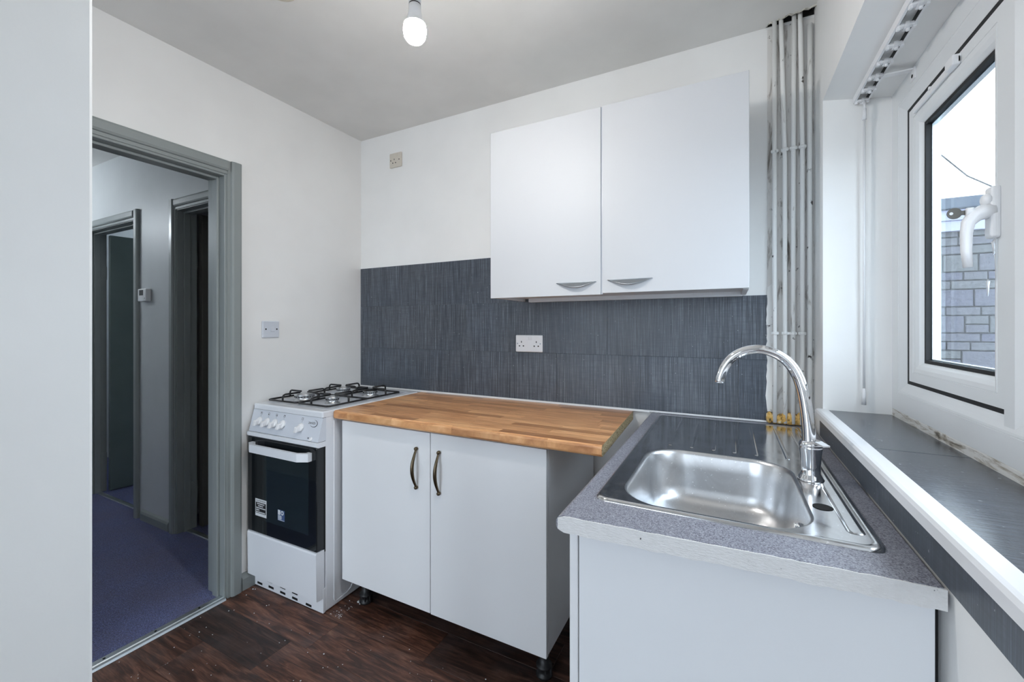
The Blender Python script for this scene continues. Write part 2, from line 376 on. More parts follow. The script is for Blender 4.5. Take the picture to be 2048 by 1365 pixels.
def architrave(parent, face_x, sgn, y0, y1, zt, mat):
    """sgn: direction of the room the moulding faces along x"""
    p = arch_profile(0); m = MB(); m.prism([(face_x+sgn*t, y1+o) for o, t in p], 'z', 0, zt+.073); m.build('architrave', mat, parent)
    m = MB(); m.prism([(face_x+sgn*t, y0-o) for o, t in p], 'z', 0, zt+.073); m.build('architrave', mat, parent)
    m = MB(); m.prism([(face_x+sgn*t, zt+o) for o, t in p], 'y', y0-.0119, y1+.0119); m.build('architrave', mat, parent)
architrave(d1, XL, 1, DY0, DY1, DH, GG); architrave(d1, XL-WT+.003, -1, DY0, DY1, DH, GG)
for z0, z1 in ((.68, .72),): pass
# hall doors: frame, leaf opened into the room beyond, hinges
def hall_door(name, x0, x1, leaf_ang, leafmat):
    r = empty(name, ((x0+x1)/2, HY, 0), kind='structure')
    zt = 1.965
    for a, b_ in ((x0, x0+.02), (x1-.02, x1)): MB().box(a, HY-.004, 0, b_, HY+.104, zt+.02, .002).build('jamb', GG, r)
    MB().box(x0+.02, HY-.004, zt, x1-.02, HY+.104, zt+.02, .002).build('head_jamb', GG, r)
    MB().box(x0+.02, HY+.03, 0, x0+.032, HY+.064, zt, .002).build('door_stop', GG, r)
    MB().box(x0+.032, HY+.03, zt-.012, x1-.02, HY+.064, zt, .002).build('door_stop', GG, r)
    p = arch_profile(0); X0, X1 = x0+.02, x1-.02
    for q in ([(X0-o+.004, HY-t) for o, t in p], [(X1+o-.004, HY-t) for o, t in p]):
        MB().prism(q, 'z', 0, zt+.069).build('architrave', GG, r)
    MB().prism([(HY-t, zt-.004+o) for o, t in p], 'x', X0-.0079, X1+.0079).build('architrave', GG, r)
    lf = MB().box(0, -.04, .012, x1-x0-.05, 0, zt-.006, .002); lf.xf(Matrix.Translation((x0+.026, HY+.112, 0)) @ Matrix.Rotation(leaf_ang, 4, 'Z') @ Matrix.Translation((0, .0, 0)))
    leaf = lf.build('door_leaf', leafmat, r)
    for z in (.20, 1.62):
        MB().box(x0+.018, HY+.068, z, x0+.0225, HY+.1045, z+.10).build('hinge', GG, r)
    MB().box(x0+.03, HY+.04, 0, x1-.03, HY+.07, .012, .003).build('threshold_bar', M['steel_trim'], r)
    return r
hall_door('door_2', -4.255, -3.487, math.radians(84), M['door_green'])
hall_door('door_3', -2.985, -2.225, math.radians(88), wall_mat('brown_grey_door_paint', (.115, .11, .095), .4, .05, .02))
sk = [(0, 0), (.016, 0), (.016, .048), (.010, .06), (.004, .066), (0, .07)]
MB().prism([(HY-t, z) for t, z in sk], 'x', -3.40, -3.05).build('baseboard_hall', GG)['kind'] = 'structure'
MB().prism([(XL+t, z*1.12) for t, z in sk], 'y', DY1+.074, 1.27).build('baseboard_left', GG)['kind'] = 'structure'
# metal threshold strip between carpet and kitchen floor
t1 = empty('trim_1', (XL, .75, 0), kind='structure')
th = MB(); th.prism([(XL-.035, .002), (XL-.030, .010), (XL-.004, .011), (XL-.001, .0075), (XL+.008, .0075), (XL+.010, .010), (XL+.014, .008), (XL+.018, 0)], 'y', DY0, DY1+.001); th.build('threshold_strip', M['steel_trim'], t1)
for y in (.56, .70, .86, 1.02): MB().lathe([(.0045, 0), (.0045, .0008), (.002, .0009)], (XL-.016, y, .0106), 10).build('screw', M['hole'], t1)
# ------------------------------------------------------------------ floor planks
PW = .162; PL = 1.02
pm = MB().box(-PL/2, -PW/2, -.003, PL/2, PW/2, 0, .0012, 1).mesh('plank', M['plank'])
r0 = 1.252-17*PW; starts = {}
for i in range(-7, 24):
    yc = r0+PW*(i+.5)
    if yc > YB+.02 or yc < YR: continue
    off = {17: -1.025, 16: -1.47, 15: -1.66+.10, 18: -1.6, 14: -.85}.get(i, -1.0-.37*i)
    k0 = math.floor((XL-off)/PL)
    for k in range(k0, k0+5):
        a = max(off+k*PL, XL+.019 if DY0 < yc < DY1+.05 else XL); b_ = min(off+(k+1)*PL, XR)
        if b_-a < .02: continue
        y0, y1 = max(yc-PW/2, YR), min(yc+PW/2, YB)
        if b_-a > PL-.001 and y1-y0 > PW-.001: o = inst('plank', pm, fl, ((a+b_)/2, yc, 0))
        else:
            m2 = MB().box(-(b_-a)/2, -(y1-y0)/2, -.003, (b_-a)/2, (y1-y0)/2, 0, .0012, 1).mesh('plank', M['plank'])
            inst('plank', m2, fl, ((a+b_)/2, (y0+y1)/2, 0))
# ------------------------------------------------------------------ splashback tiles
def tiles(rows, parent, y0, y1):
    for z0, z1, js in rows:
        for a, b_ in zip(js[:-1], js[1:]):
            me = MB().box(-(b_-a)/2+.0007, y0, z0+.0002, (b_-a)/2-.0007, y1, z1-.0002, .0004, 1).mesh('tile', M['tile'])
            inst('tile', me, parent, ((a+b_)/2, 0, 0))
tiles([(.890, 1.131, [-2.0745, -1.529, -.750, .034, .134]), (1.131, 1.386, [-2.0745, -2.057, -1.278, -.499, .134]), (1.386, 1.627, [-2.0745, -2.022, -1.246, -.467])], wb, 1.9245, YB)
MB().box(XL, 1.914, .884, -.31, YB, .893, .002).build('sealant_bead', M['white_edge'], wb)
MB().box(-.31, 1.917, .886, .134, YB, .893, .002).build('sealant_bead', M['white_edge'], wb)
# stained plaster round the pipes, foam at its foot, ragged filler at the tile edge
MB().box(.134, 1.9265, .885, XR, YB, H-.012).build('stained_plaster', M['dirty_wall'], wb)
fb = MB()
for i in range(9):
    x = .140+i*.0165; q = random.uniform(0, .020); fb.lathe([(.002, -.012), (.011+random.uniform(-.002, .003), -.008), (.0125, .006), (.0115, .018+q), (.002, .027+q)], (x, 1.911+random.uniform(-.003, .003), .898), 8)
fb.build('foam_filler', M['foam'], wb)
ed = MB(); pts = []
zz = .93
while zz < 1.43:
    pts.append((.132+random.uniform(-.005, .003), zz)); zz += random.uniform(.012, .03)
ed.prism(pts+[(.150, 1.43), (.150, .93)], 'y', 1.9225, 1.9275); ed.build('filler_edge', M['pipe'], wb)
# ------------------------------------------------------------------ window
UP = M['upvc']; FX = .466
wn = empty('window_1', (FX+.03, (WY0+WY1)/2, WZ0), kind='structure')
FZ0, FZ1, FYN = 1.0, WZ1-.030, WY0
MB().box(FX, WY0, WZ0+.005, FX+.07, WY1, 1.0, .003).build('cill_strip', M['soiled_upvc'], wn)
FW = .090
fp = [(0, 0), (.056, 0), (.0565, .001), (.0585, .001), (.059, 0), (.064, .001), (.074, .006), (.084, .0105), (FW-.001, .0125), (FW, .030), (FW, .064), (0, .064)]
def bars(pars, prof, x0, ya, yb, za, zb, mat, name):
    """picture frame from a profile (distance inwards, depth): bottom, top, far and near bars with mitred ends"""
    for side in 'btfn':
        m = MB(); A, B = [], []
        for d, t in prof:
            if side == 'b': A.append((x0+t, yb-d, za+d)); B.append((x0+t, ya+d, za+d))
            if side == 't': A.append((x0+t, yb-d, zb-d)); B.append((x0+t, ya+d, zb-d))
            if side == 'f': A.append((x0+t, yb-d, za+d)); B.append((x0+t, yb-d, zb-d))
            if side == 'n': A.append((x0+t, ya+d, za+d)); B.append((x0+t, ya+d, zb-d))
        a = [m.bm.verts.new(p) for p in A]; b_ = [m.bm.verts.new(p) for p in B]; n = len(a)
        fs = [m.bm.faces.new(a), m.bm.faces.new(b_[::-1])]
        for i in range(n): fs.append(m.bm.faces.new((a[i], b_[i], b_[(i+1) % n], a[(i+1) % n])))
        bmesh.ops.recalc_face_normals(m.bm, faces=fs)
        m.build(name, mat, pars)
bars(wn, fp, FX, FYN, WY1, FZ0, FZ1, UP, 'frame_bar')
MY = 1.135; mw = .054                                      # mullion
MB().prism([(FX+.004, MY-.017), (FX+.004, MY+.017), (FX+.010, MY+.030), (FX+.020, MY+.040), (FX+.022, MY+mw), (FX+.064, MY+mw), (FX+.064, MY-mw), (FX+.022, MY-mw), (FX+.020, MY-.040), (FX+.010, MY-.030)], 'z', FZ0+.060, FZ1-.060).build('mullion', UP, wn)
# opening casement (far side) and fixed light (near side)
SY0, SY1, SZ0, SZ1 = MY+mw-.026, WY1-.112, FZ0+.100, FZ1-.104
sp = [(0, 0), (.027, 0), (.0275, .0012), (.0295, .0012), (.030, 0), (.040, .002), (.050, .007), (.057, .014), (.060, .022), (.060, .05), (0, .05)]
bars(wn, sp, FX+.010, SY0, SY1, SZ0, SZ1, UP, 'casement_bar')
gp = [(-.0235, 0), (.001, 0), (.001, .03), (-.0235, .03)]
bars(wn, gp, FX+.0128, SY0, SY1, SZ0, SZ1, M['gasket'], 'gasket')
gp2 = [(.057, 0), (.067, 0), (.067, .012), (.057, .012)]
bars(wn, gp2, FX+.026, SY0, SY1, SZ0, SZ1, M['gasket'], 'glazing_seal')
gy0, gy1, gz0, gz1 = SY0+.058, SY1-.058, SZ0+.058, SZ1-.058
MB().box(FX+.034, gy0, gz0, FX+.037, gy1, gz1).build('pane', M['glass'], wn)
MB().box(FX+.052, gy0, gz0, FX+.055, gy1, gz1).build('pane', M['glass'], wn)
bars(wn, [(.0, 0), (.012, 0), (.012, .012), (0, .012)], FX+.0385, gy0, gy1, gz0, gz1, M['steel_trim'], 'spacer_bar')
NY0, NY1 = FYN+FW, MY-mw
bars(wn, [(-.02, 0), (.014, 0), (.022, .006), (.026, .014), (.026, .04), (-.02, .04)], FX+.020, NY0, NY1, SZ0, SZ1, UP, 'glazing_bead')
bars(wn, [(.022, 0), (.032, 0), (.032, .012), (.022, .012)], FX+.030, NY0, NY1, SZ0, SZ1, M['gasket'], 'glazing_seal')
MB().box(FX+.036, NY0+.02, SZ0+.02, FX+.040, NY1-.02, SZ1-.02).build('pane', M['glass'], wn)
# trickle vent on the casement head
tv = MB().box(FX+.002, 1.335, SZ1-.026, FX+.0105, 1.60, SZ1-.008, .003).box(FX-.006, 1.335, SZ1-.028, FX+.0105, 1.375, SZ1-.004, .003)
tv.lathe([(.001, -.004), (.005, -.003), (.005, .002)], (FX+.002, 1.48, SZ1-.012), 8, 'x'); tv.build('trickle_vent', M['white_plastic'], wn)
# casement handle with key
hy, hz = 1.19, 1.49
hd = MB(); hd.box(FX-.004, hy-.014, hz-.052, FX+.012, hy+.014, hz+.052, .006, 3)
hd.lathe([(.013, .0), (.0125, -.006), (.009, -.010), (.003, -.012)], (FX-.002, hy, hz+.026), 16, 'x')
hd.tube([(FX+.002, hy, hz+.004), (FX-.012, hy-.002, hz+.002), (FX-.024, hy-.004, hz-.004), (FX-.034, hy-.005, hz-.018), (FX-.037, hy-.006, hz-.040), (FX-.037, hy-.006, hz-.075), (FX-.034, hy-.005, hz-.108)], [.016, .015, .0135, .011, .0095, .0085, .0075], 14)
hd.lathe([(.009, 0), (.009, -.010), (.006, -.012)], (FX-.026, hy-.004, hz+.004), 14, 'x')
handle = hd.build('casement_handle', M['white_plastic'], wn)
ky = MB(); ky.lathe([(.0115, -.001), (.0115, .001)], (FX-.054, hy-.004, hz+.004), 20, 'y').box(FX-.045, hy-.0052, hz-.0005, FX-.036, hy-.0028, hz+.0085)
ky.build('key', M['key'], handle)
MB().lathe([(.0030, -.0016), (.0030, .0016)], (FX-.059, hy-.004, hz+.004), 10, 'y').build('key_hole', M['paper'], handle)
# dried white drips on the pane
dr = MB()
for (y, z, r, l) in ((1.262, 1.442, .006, .030), (1.245, 1.412, .009, .055), (1.285, 1.36, .005, .03), (1.24, 1.335, .0045, .012)):
    for q in range(4):
        yy = y+random.uniform(-.5, .5)*r
        dr.tube([(FX+.0335, yy, z), (FX+.0337, yy+random.uniform(-.003, .003), z-l*.5), (FX+.0338, yy+random.uniform(-.006, .006), z-l*random.uniform(.7, 1.1))], [r*.5, r*.3, .0008], 6)
    dr.lathe([(.0004, -.0008), (r, 0), (.0004, .0004)], (FX+.0338, y, z), 10, 'x')
dr.build('dried_drips', M['smear'], wn)
# window board: slate tiles with white edging, slate edge strip under it
t2 = empty('trim_2', (.37, .8, WZ0), kind='structure')
ns = MB(); ns.prism([(.262, .9565), (.262, .974), (.266, .979), (.272, .981), (.297, .981), (.300, .978), (.300, .961), (.277, .961), (.274, .9565)], 'y', WY0, WY1); ns.build('nosing', M['white_plastic'], t2)
ys = [WY0, 1.258, WY1]
for a, b_ in zip(ys[:-1], ys[1:]):
    me = MB().box(.300, -(b_-a)/2+.0006, WZ0, FX, (b_-a)/2-.0006, .9775, .001, 1).mesh('tile', M['tile_sill']); inst('tile', me, t2, (0, (a+b_)/2, 0))
ys = [-.40, .40, 1.13, WY1+.165]
for a, b_ in zip(ys[:-1], ys[1:]):
    if a > 1: b_ = WY1
    me = MB().box(.276, -(b_-a)/2+.0006, .8885, XR, (b_-a)/2-.0006, .9572, .001, 1).mesh('tile', M['tile_edge']); inst('tile', me, wr, (0, (a+b_)/2, 0))
# vertical-blind head rail, carriers, bracket and wand
br = empty('blind_headrail', (.385, .8, 2.0), 'white vertical blind head rail with empty carriers above the window', 'blind rail')
rl = MB(); rl.prism([(.365, 2.0), (.371, 2.0), (.371, 2.024), (.400, 2.024), (.400, 2.0), (.405, 2.0), (.405, 2.028), (.365, 2.028)], 'y', .58, 1.755); rl.build('rail', M['white_edge'], br)
MB().box(.3712, .581, 2.0215, .3998, 1.754, 2.0238).box(.3711, .581, 2.0005, .3722, 1.754, 2.0215).box(.3988, .581, 2.0005, .3999, 1.754, 2.0215).build('rail_shade_liner', M['black_plastic'], br)  # black liner paints the shade inside the open rail
cm = MB().box(-.016, -.008, -.004, .016, .008, .004, .002).box(-.018, -.004, -.009, -.012, .004, .002).box(.012, -.004, -.009, .018, .004, .002).box(-.004, -.012, -.007, .004, .012, .003).lathe([(.004, -.012), (.005, -.006), (.004, 0)], (.004, .004, 0), 8).mesh('carrier', M['white_plastic'])
y = 1.742
ystep = [1.742, 1.667, 1.593, 1.515, 1.437, 1.357, 1.277]
while ystep[-1] > .70: ystep.append(ystep[-1]-.079)
for y in ystep: inst('carrier', cm, br, (.3855, y, 2.0))
bk = MB().box(.40, 1.575, 1.990, FX-.003, 1.593, 1.9935).box(FX-.003, 1.568, 1.962, FX, 1.600, 1.9935)
MB().lathe([(.005, -.0005), (.005, .001)], (FX-.0035, 1.584, 1.974), 10, 'x').build('screw', M['hole'], br)
bk.build('bracket', M['white_edge'], br)
wd = MB(); wd.tube([(.391, 1.738, 1.997), (.392, 1.739, 1.965)], .003, 8).tube([(.392, 1.739, 1.97), (.391, 1.740, 1.935)], [.0045, .006], 10).tube([(.391, 1.740, 1.94), (.391, 1.744, 1.055)], .0035, 8).tube([(.391, 1.744, 1.06), (.391, 1.745, 1.006)], [.0045, .0065], 10)
wd.build('wand', M['white_plastic'], br)
# ------------------------------------------------------------------ heating pipes in the corner
pp = [([(.156, 2.49), (.156, 1.4), (.157, .892)], .0078, 'leftmost of the five white vertical pipes, beside the slate tiles'),
      ([(.176, 2.49), (.180, 2.32), (.1895, 1.9), (.190, 1.17), (.191, .892)], .0078, 'second white vertical pipe from the slate tiles, leaning at the top'),
      ([(.2195, 2.49), (.217, 1.93), (.2155, .892)], .0078, 'third white vertical pipe from the slate tiles, in the middle'),
      ([(.2365, 2.49), (.239, 2.38), (.2455, 1.93), (.2445, .892)], .0078, 'fourth white vertical pipe from the slate tiles, leaning near the ceiling'),
      ([(.270, 2.40), (.2695, 2.0), (.270, .892)], .0088, 'thickest, rightmost white pipe against the window wall corner')]
for path, r, lab in pp:
    base = (path[-1][0], 1.905, .886)
    e = empty('heating_pipe', base, lab, 'pipe', 'heating pipes in the corner')
    yy = 1.905 if r < .008 else 1.916
    MB().tube([(x, yy, z) for x, z in path], r, 14).build('pipe_run', M['pipe'], e)
    if r < .008:
        for z in (1.938, 1.236):
            x = path[1][0] if z > 1.5 and len(path) < 4 else (path[2][0] if len(path) > 3 and z > 1.5 else path[-1][0])
            c = MB(); c.lathe([(.0079, -.006), (.0108, -.006), (.0108, .006), (.0079, .006)], (x, yy, z), 14).box(x-.005, yy+.006, z-.006, x+.005, YB-.003, z+.006).box(x-.0125, yy-.006, z-.005, x+.0125, yy+.002, z+.005, .002)
            c.build('pipe_clip', M['pipe'], e)
# ------------------------------------------------------------------ sockets, switch
def screw(m, x, y, z, r=.0035, ax='y', s=-1): m.lathe([(r, 0), (r, s*.0006)], (x, y, z), 10, ax)
def holes3(cx, cz, y):
    m = MB(); m.box(cx-.002, y-.0006, cz+.008, cx+.002, y, cz+.017)
    for s in (-1, 1): m.box(cx+s*.011-.0033, y-.0006, cz-.011, cx+s*.011+.0033, y, cz-.005)
    return m
so = empty('double_socket', (-.894, 1.924, 1.134), 'white double wall socket set into the slate splashback', 'socket')
MB().box(-.968, 1.914, 1.134, -.820, 1.924, 1.219, .004, 3).build('plate', M['white_plastic'], so)
for cx in (-.935, -.853):
    holes3(cx, 1.172, 1.914).build('pin_holes', M['hole'], so)
m = MB(); screw(m, -.957, 1.914, 1.176); m.build('screw', M['handle_grey'], so)
m = MB(); screw(m, -.831, 1.914, 1.176); m.build('screw', M['handle_grey'], so)
for cx in (-.903, -.885): MB().box(cx-.008, 1.9115, 1.195, cx+.008, 1.9145, 1.211, .001).build('rocker', M['white_plastic'], so)
s1 = empty('single_socket', (-1.781, YB, 2.221), 'yellowed single wall socket high up near the ceiling corner', 'socket')
MB().box(-1.828, 1.920, 2.221, -1.736, YB, 2.308, .004, 3).build('plate', M['old_plastic'], s1)
holes3(-1.79, 2.256, 1.920).build('pin_holes', M['hole'], s1)
m = MB(); screw(m, -1.817, 1.920, 2.264); m.build('screw', M['hole'], s1)
m = MB(); screw(m, -1.752, 1.920, 2.264); m.build('screw', M['hole'], s1)
MB().box(-1.775, 1.918, 2.285, -1.763, 1.921, 2.302, .001).build('rocker', M['old_plastic'], s1)
sw = empty('light_switch', (XL, 1.333, 1.206), 'white light switch on the wall between doorway and cooker', 'switch')
MB().box(XL, 1.289, 1.206, XL+.010, 1.377, 1.290, .004, 3).build('plate', M['old_plastic'] if False else M['panel_grey'], sw)
MB().prism([(XL+.009, 1.236), (XL+.0145, 1.238), (XL+.0105, 1.262), (XL+.009, 1.262)], 'y', 1.330, 1.350).build('rocker', M['panel_grey'], sw)
m = MB(); screw(m, XL+.010, 1.306, 1.249, .004, 'x', 1); m.build('screw', M['hole'], sw)
m = MB(); screw(m, XL+.010, 1.363, 1.249, .004, 'x', 1); m.build('screw', M['hole'], sw)
# thermostat in the hall
tm = empty('thermostat', (-3.33, HY, 1.42), 'small white room thermostat on the hall wall between the doors', 'thermostat')
MB().box(-3.395, HY-.030, 1.425, -3.285, HY, 1.505, .005, 2).build('case', M['white_plastic'], tm)
MB().box(-3.372, HY-.0306, 1.462, -3.322, HY-.029, 1.496).build('screen', M['ink'], tm)
MB().lathe([(.004, 0), (.004, -.001)], (-3.302, HY-.0300, 1.443), 10, 'y').build('button', M['handle_grey'], tm)
# ------------------------------------------------------------------ pendant bulb, ceiling fitting
bx, by = -.744, .876
pe = empty('pendant_lamp', (bx, by, 2.02), 'lit white bulb hanging bare from a white ceiling pendant', 'lamp')
MB().lathe([(.006, 2.118), (.0155, 2.118), (.0168, 2.100), (.0195, 2.085), (.0235, 2.072), (.0285, 2.0655)], (bx, by, 0), 28).build('bulb_neck', M['white_plastic'], pe)
MB().lathe([(.0284, 2.0654), (.0300, 2.055), (.0298, 2.046), (.0275, 2.034), (.021, 2.0245), (.011, 2.0195), (.001, 2.018)], (bx, by, 0), 32).build('bulb_globe', M['bulb'], pe)
MB().lathe([(.0150, 2.116), (.0150, 2.1215)], (bx, by, 0), 24).build('dark_gap', M['hole'], pe)
MB().lathe([(.0163, 2.121), (.0163, 2.170), (.013, 2.180), (.006, 2.20), (.004, 2.21)], (bx, by, 0), 24).build('lampholder', M['white_plastic'], pe)
MB().tube([(bx, by, 2.205), (bx, by, H-.02)], .0035, 8).build('cord', M['white_plastic'], pe)
MB().lathe([(.006, H-.035), (.022, H-.030), (.040, H-.012), (.042, H)], (bx, by, 0), 24).build('ceiling_rose', M['white_plastic'], pe)
sm = MB().lathe([(.044, -.026), (.052, -.022), (.055, -.006), (.055, 0)], (-1.372, .915, H), 28).build('smoke_alarm', M['old_plastic'])
tag(sm, 'round smoke alarm on the ceiling at the top edge of the picture', 'alarm')
# ------------------------------------------------------------------ wall cabinet
WL = M['white_lam']; WE = M['white_edge']
wc = empty('wall_cabinet', (-.438, 1.77, 1.387), 'white two-door wall cabinet hung above the splashback', 'cabinet')
c = MB(); x0, x1, z0, z1 = -.936, .060, 1.389, 2.117
c.box(x0, 1.624, z0, x0+.018, YB-.006, z1, .0008, 1).box(x1-.018, 1.624, z0, x1, YB-.006, z1, .0008, 1).box(x0+.018, 1.624, z0+.012, x1-.018, YB-.006, z0+.030).box(x0+.018, 1.624, z1-.018, x1-.018, YB-.006, z1).box(x0+.018, YB-.016, z0+.03, x1-.018, YB-.010, z1-.018)
c.box(x0+.05, YB-.035, z0-.006, x1-.012, YB-.007, z0+.012)
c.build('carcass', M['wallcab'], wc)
def crescent(xa, xb, zc, y, dep, drop, mat, parent):
    m = MB(); n = 20; ch, ar = [], []
    for i in range(n+1):
        t = i/n; s = math.sin(PI*t); x = xa+(xb-xa)*t
        ch.append((x, y-.002, zc)); ar.append((x, y-.001-dep*s, zc-drop*s**1.15))
    m.tube(ar, [.0012+.0012*math.sin(PI*i/n) for i in range(n+1)], 6); m.tube(ch, .0014, 6)
    for i in range(n):
        m.poly([ch[i], ch[i+1], ar[i+1], ar[i]])
    inner = [(p[0], y-.0005, p[2]) for p in ar]
    return m.build('handle', mat, parent)
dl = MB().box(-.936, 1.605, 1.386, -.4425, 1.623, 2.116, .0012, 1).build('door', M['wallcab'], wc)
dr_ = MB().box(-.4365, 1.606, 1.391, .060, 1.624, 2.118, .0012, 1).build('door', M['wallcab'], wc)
MB().box(-.4425, 1.612, 1.388, -.4365, 1.622, 2.116).build('door_gap', M['panel_grey'], wc)
crescent(-.624, -.460, 1.4375, 1.605, .017, .020, M['handle_grey'], dl); crescent(-.415, -.249, 1.4405, 1.605, .017, .020, M['handle_grey'], dr_)
# ------------------------------------------------------------------ base cabinet and oak worktop
bc = empty('base_cabinet', (-1.055, 1.62, 0), 'white two-door base cabinet on black legs under the oak worktop', 'cabinet')
c = MB(); c.box(-1.553, 1.3565, .120, -1.535, 1.90, .846).box(-.575, 1.3565, .120, -.557, 1.90, .846, .0008, 1).box(-1.535, 1.3565, .120, -.575, 1.90, .138).box(-1.535, 1.885, .138, -.575, 1.90, .846).box(-1.535, 1.3565, .81, -.575, 1.40, .846)
c.build('carcass', WL, bc)
def bow(x, z0, z1, y, parent):
    m = MB(); n = 22; path, rs = [], []
    for i in range(n+1):
        t = i/n; path.append((x, y-.006-.026*math.sin(PI*t)**1.0*(1 if 0 < t < 1 else 0), z1+(z0-z1)*t)); rs.append(.0044+.0030*math.sin(PI*t)**1.5)
    m.tube(path, rs, 12)
    for z in (z0, z1):
        m.lathe([(.005, 0), (.0070, -.003), (.0080, -.008), (.0066, -.0135), (.002, -.016)], (x, y, z), 14, 'y')
    return m.build('handle', M['brass'], parent)
dl = MB().box(-1.555, 1.335, .119, -1.0575, 1.353, .8375, .0012, 1).build('door', WL, bc)
dr_ = MB().box(-1.0545, 1.335, .117, -.557, 1.353, .8385, .0012, 1).build('door', WL, bc)
bow(-1.122, .612, .768, 1.335, dl); bow(-1.009, .608, .768, 1.335, dr_)
lm = MB().lathe([(.028, 0), (.030, .004), (.030, .010), (.024, .014), (.024, .030), (.029, .034), (.029, .042), (.019, .044), (.019, .112), (.032, .114), (.032, .120)], (0, 0, 0), 18)
for k in range(6):
    a = k*PI/3; lm.box(.020*math.cos(a)-.004, .020*math.sin(a)-.004, .004, .020*math.cos(a)+.004+.006*abs(math.cos(a)), .020*math.sin(a)+.004, .036)
lme = lm.mesh('leg', M['black_plastic'])
for x, y in ((-1.480, 1.405), (-.595, 1.405), (-1.48, 1.84), (-.595, 1.84)): inst('leg', lme, bc, (x, y, 0))
wt = empty('oak_worktop', (-.97, 1.61, .847), 'oak block worktop with a raw chipboard cut end, over the base cabinet', 'worktop')
ZT = .885; YF = 1.308; YBK = 1.912
prof = [(YF+.006, .848), (YF+.002, .851), (YF, .857), (YF, .874), (YF+.002, .880), (YF+.008, ZT-.0012), (YBK, ZT-.0012), (YBK, .848)]
def xr_(y): return -.356-.024*(y-YF)/(YBK-YF)
core = MB(); A = [core.bm.verts.new((-1.577, y, z)) for y, z in prof]; B = [core.bm.verts.new((xr_(y)-.001, y, z)) for y, z in prof]; n = len(prof)
fs = [core.bm.faces.new(A), core.bm.faces.new(B[::-1])]
for i in range(n): fs.append(core.bm.faces.new((A[i], B[i], B[(i+1) % n], A[(i+1) % n])))
bmesh.ops.recalc_face_normals(core.bm, faces=fs); core.build('core', M['stave'], wt)
cm_ = MB(); B1 = [(xr_(y)-.001, y+(.001 if i in (2, 3) else 0), z) for i, (y, z) in enumerate(prof)]
v0 = [cm_.bm.verts.new(p) for p in B1]; v1 = [cm_.bm.verts.new((p[0]+.0012, p[1], p[2])) for p in B1]
cm_.bm.faces.new(v1); [cm_.bm.faces.new((v0[i], v1[i], v1[(i+1) % n], v0[(i+1) % n])) for i in range(n)]
bmesh.ops.recalc_face_normals(cm_.bm, faces=cm_.bm.faces[:]); cm_.build('chipboard_end', M['chip'], wt)
rows = 15; ry0 = YF+.009; rw_ = (YBK-ry0)/rows
for i in range(rows):
    ya, yb_ = ry0+i*rw_, ry0+(i+1)*rw_
    x = -1.577-random.uniform(0, .25)
    while x < -.36:
        L_ = random.uniform(.22, .42); a = max(x, -1.577); last = x+L_ > -.40
        b_ = x+L_
        ra, rb = (xr_(ya)-.0005, xr_(yb_)-.0005) if last else (b_, b_)
        if ra-a > .01:
            m = MB(); g = .00025; m.prism([(a+g, ya+g), (ra-g, ya+g), (rb-g, yb_-g), (a+g, yb_-g)], 'z', ZT-.0012, ZT); m.build('stave', M['stave'], wt)
        if last: break
        x += L_
x = -1.577
while x < -.36:                                             # staves of the front edge
    L_ = .085 if x < -1.57 else random.uniform(.18, .40); b_ = min(x+L_, -.357)
    if b_ > -.40: b_ = -.3575
    m = MB(); m.prism([(YF-.0006, .856), (YF-.0006, .875), (YF+.0012, .8805), (YF+.0085, ZT), (YF+.0085, ZT-.0014), (YF+.003, .8795), (YF+.0008, .874), (YF+.0008, .857)], 'x', x+.0003, b_-.0003)
    m.build('stave', M['stave'], wt); x = b_
    if b_ == -.3575: break
# ------------------------------------------------------------------ grey worktop, sink cabinet
CX0, CX1 = -.308, .2745
gw = empty('grey_worktop', (-.02, 1.35, .852), 'grey speckled worktop with a ragged white cut end, round the sink', 'worktop')
cpro = [(CX0+.010, .853), (CX0+.004, .855), (CX0, .862), (CX0, .874), (CX0+.004, .881), (CX0+.010, .8845), (CX1, .8845), (CX1, .853)]
def yf_(x): return .789+.034*(x-CX0)/(CX1-CX0)
m = MB()
# leave the cut-out for the bowl: four slabs
SX0, SX1, SB0, SB1 = -.225, .165, .905, 1.372
def slab(pf, ya, yb2):
    A = [m.bm.verts.new((p[0], ya if ya is not None else yf_(p[0]), p[1])) for p in pf]; B = [m.bm.verts.new((p[0], yb2, p[1])) for p in pf]; k = len(pf)
    fs = [m.bm.faces.new(A), m.bm.faces.new(B[::-1])]
    for i in range(k): fs.append(m.bm.faces.new((A[i], B[i], B[(i+1) % k], A[(i+1) % k])))
    bmesh.ops.recalc_face_normals(m.bm, faces=fs)
slab(cpro, None, SB0); slab(cpro, SB1, 1.918)
slab(cpro[:6]+[(SX0, .8845), (SX0, .853)], SB0, SB1); slab([(SX1, .853), (SX1, .8845), (CX1, .8845), (CX1, .853)], SB0, SB1)
m.build('slab', M['counter'], gw)
ce_ = MB(); top, bot = [], []
nn = 46
for i in range(nn+1):
    x = CX0+.004+(CX1+.004-CX0-.004)*i/nn; top.append((x, .8838+random.uniform(-.0008, .0006) if i > 0 else .879)); bot.append((x, .8525+random.uniform(-.0022, .0012) if i > 0 else .858))
pts = top+bot[::-1]
A = [ce_.bm.verts.new((x, yf_(x)-.0025, z)) for x, z in pts]; B = [ce_.bm.verts.new((x, yf_(x)+.003, z)) for x, z in pts]; k = len(pts)
for i in range(nn): ce_.bm.faces.new((A[i], A[i+1], A[k-2-i], A[k-1-i]))
for i in range(k): ce_.bm.faces.new((A[i], B[i], B[(i+1) % k], A[(i+1) % k]))
bmesh.ops.recalc_face_normals(ce_.bm, faces=ce_.bm.faces[:]); ce_.build('cut_edge', M['cut'], gw)
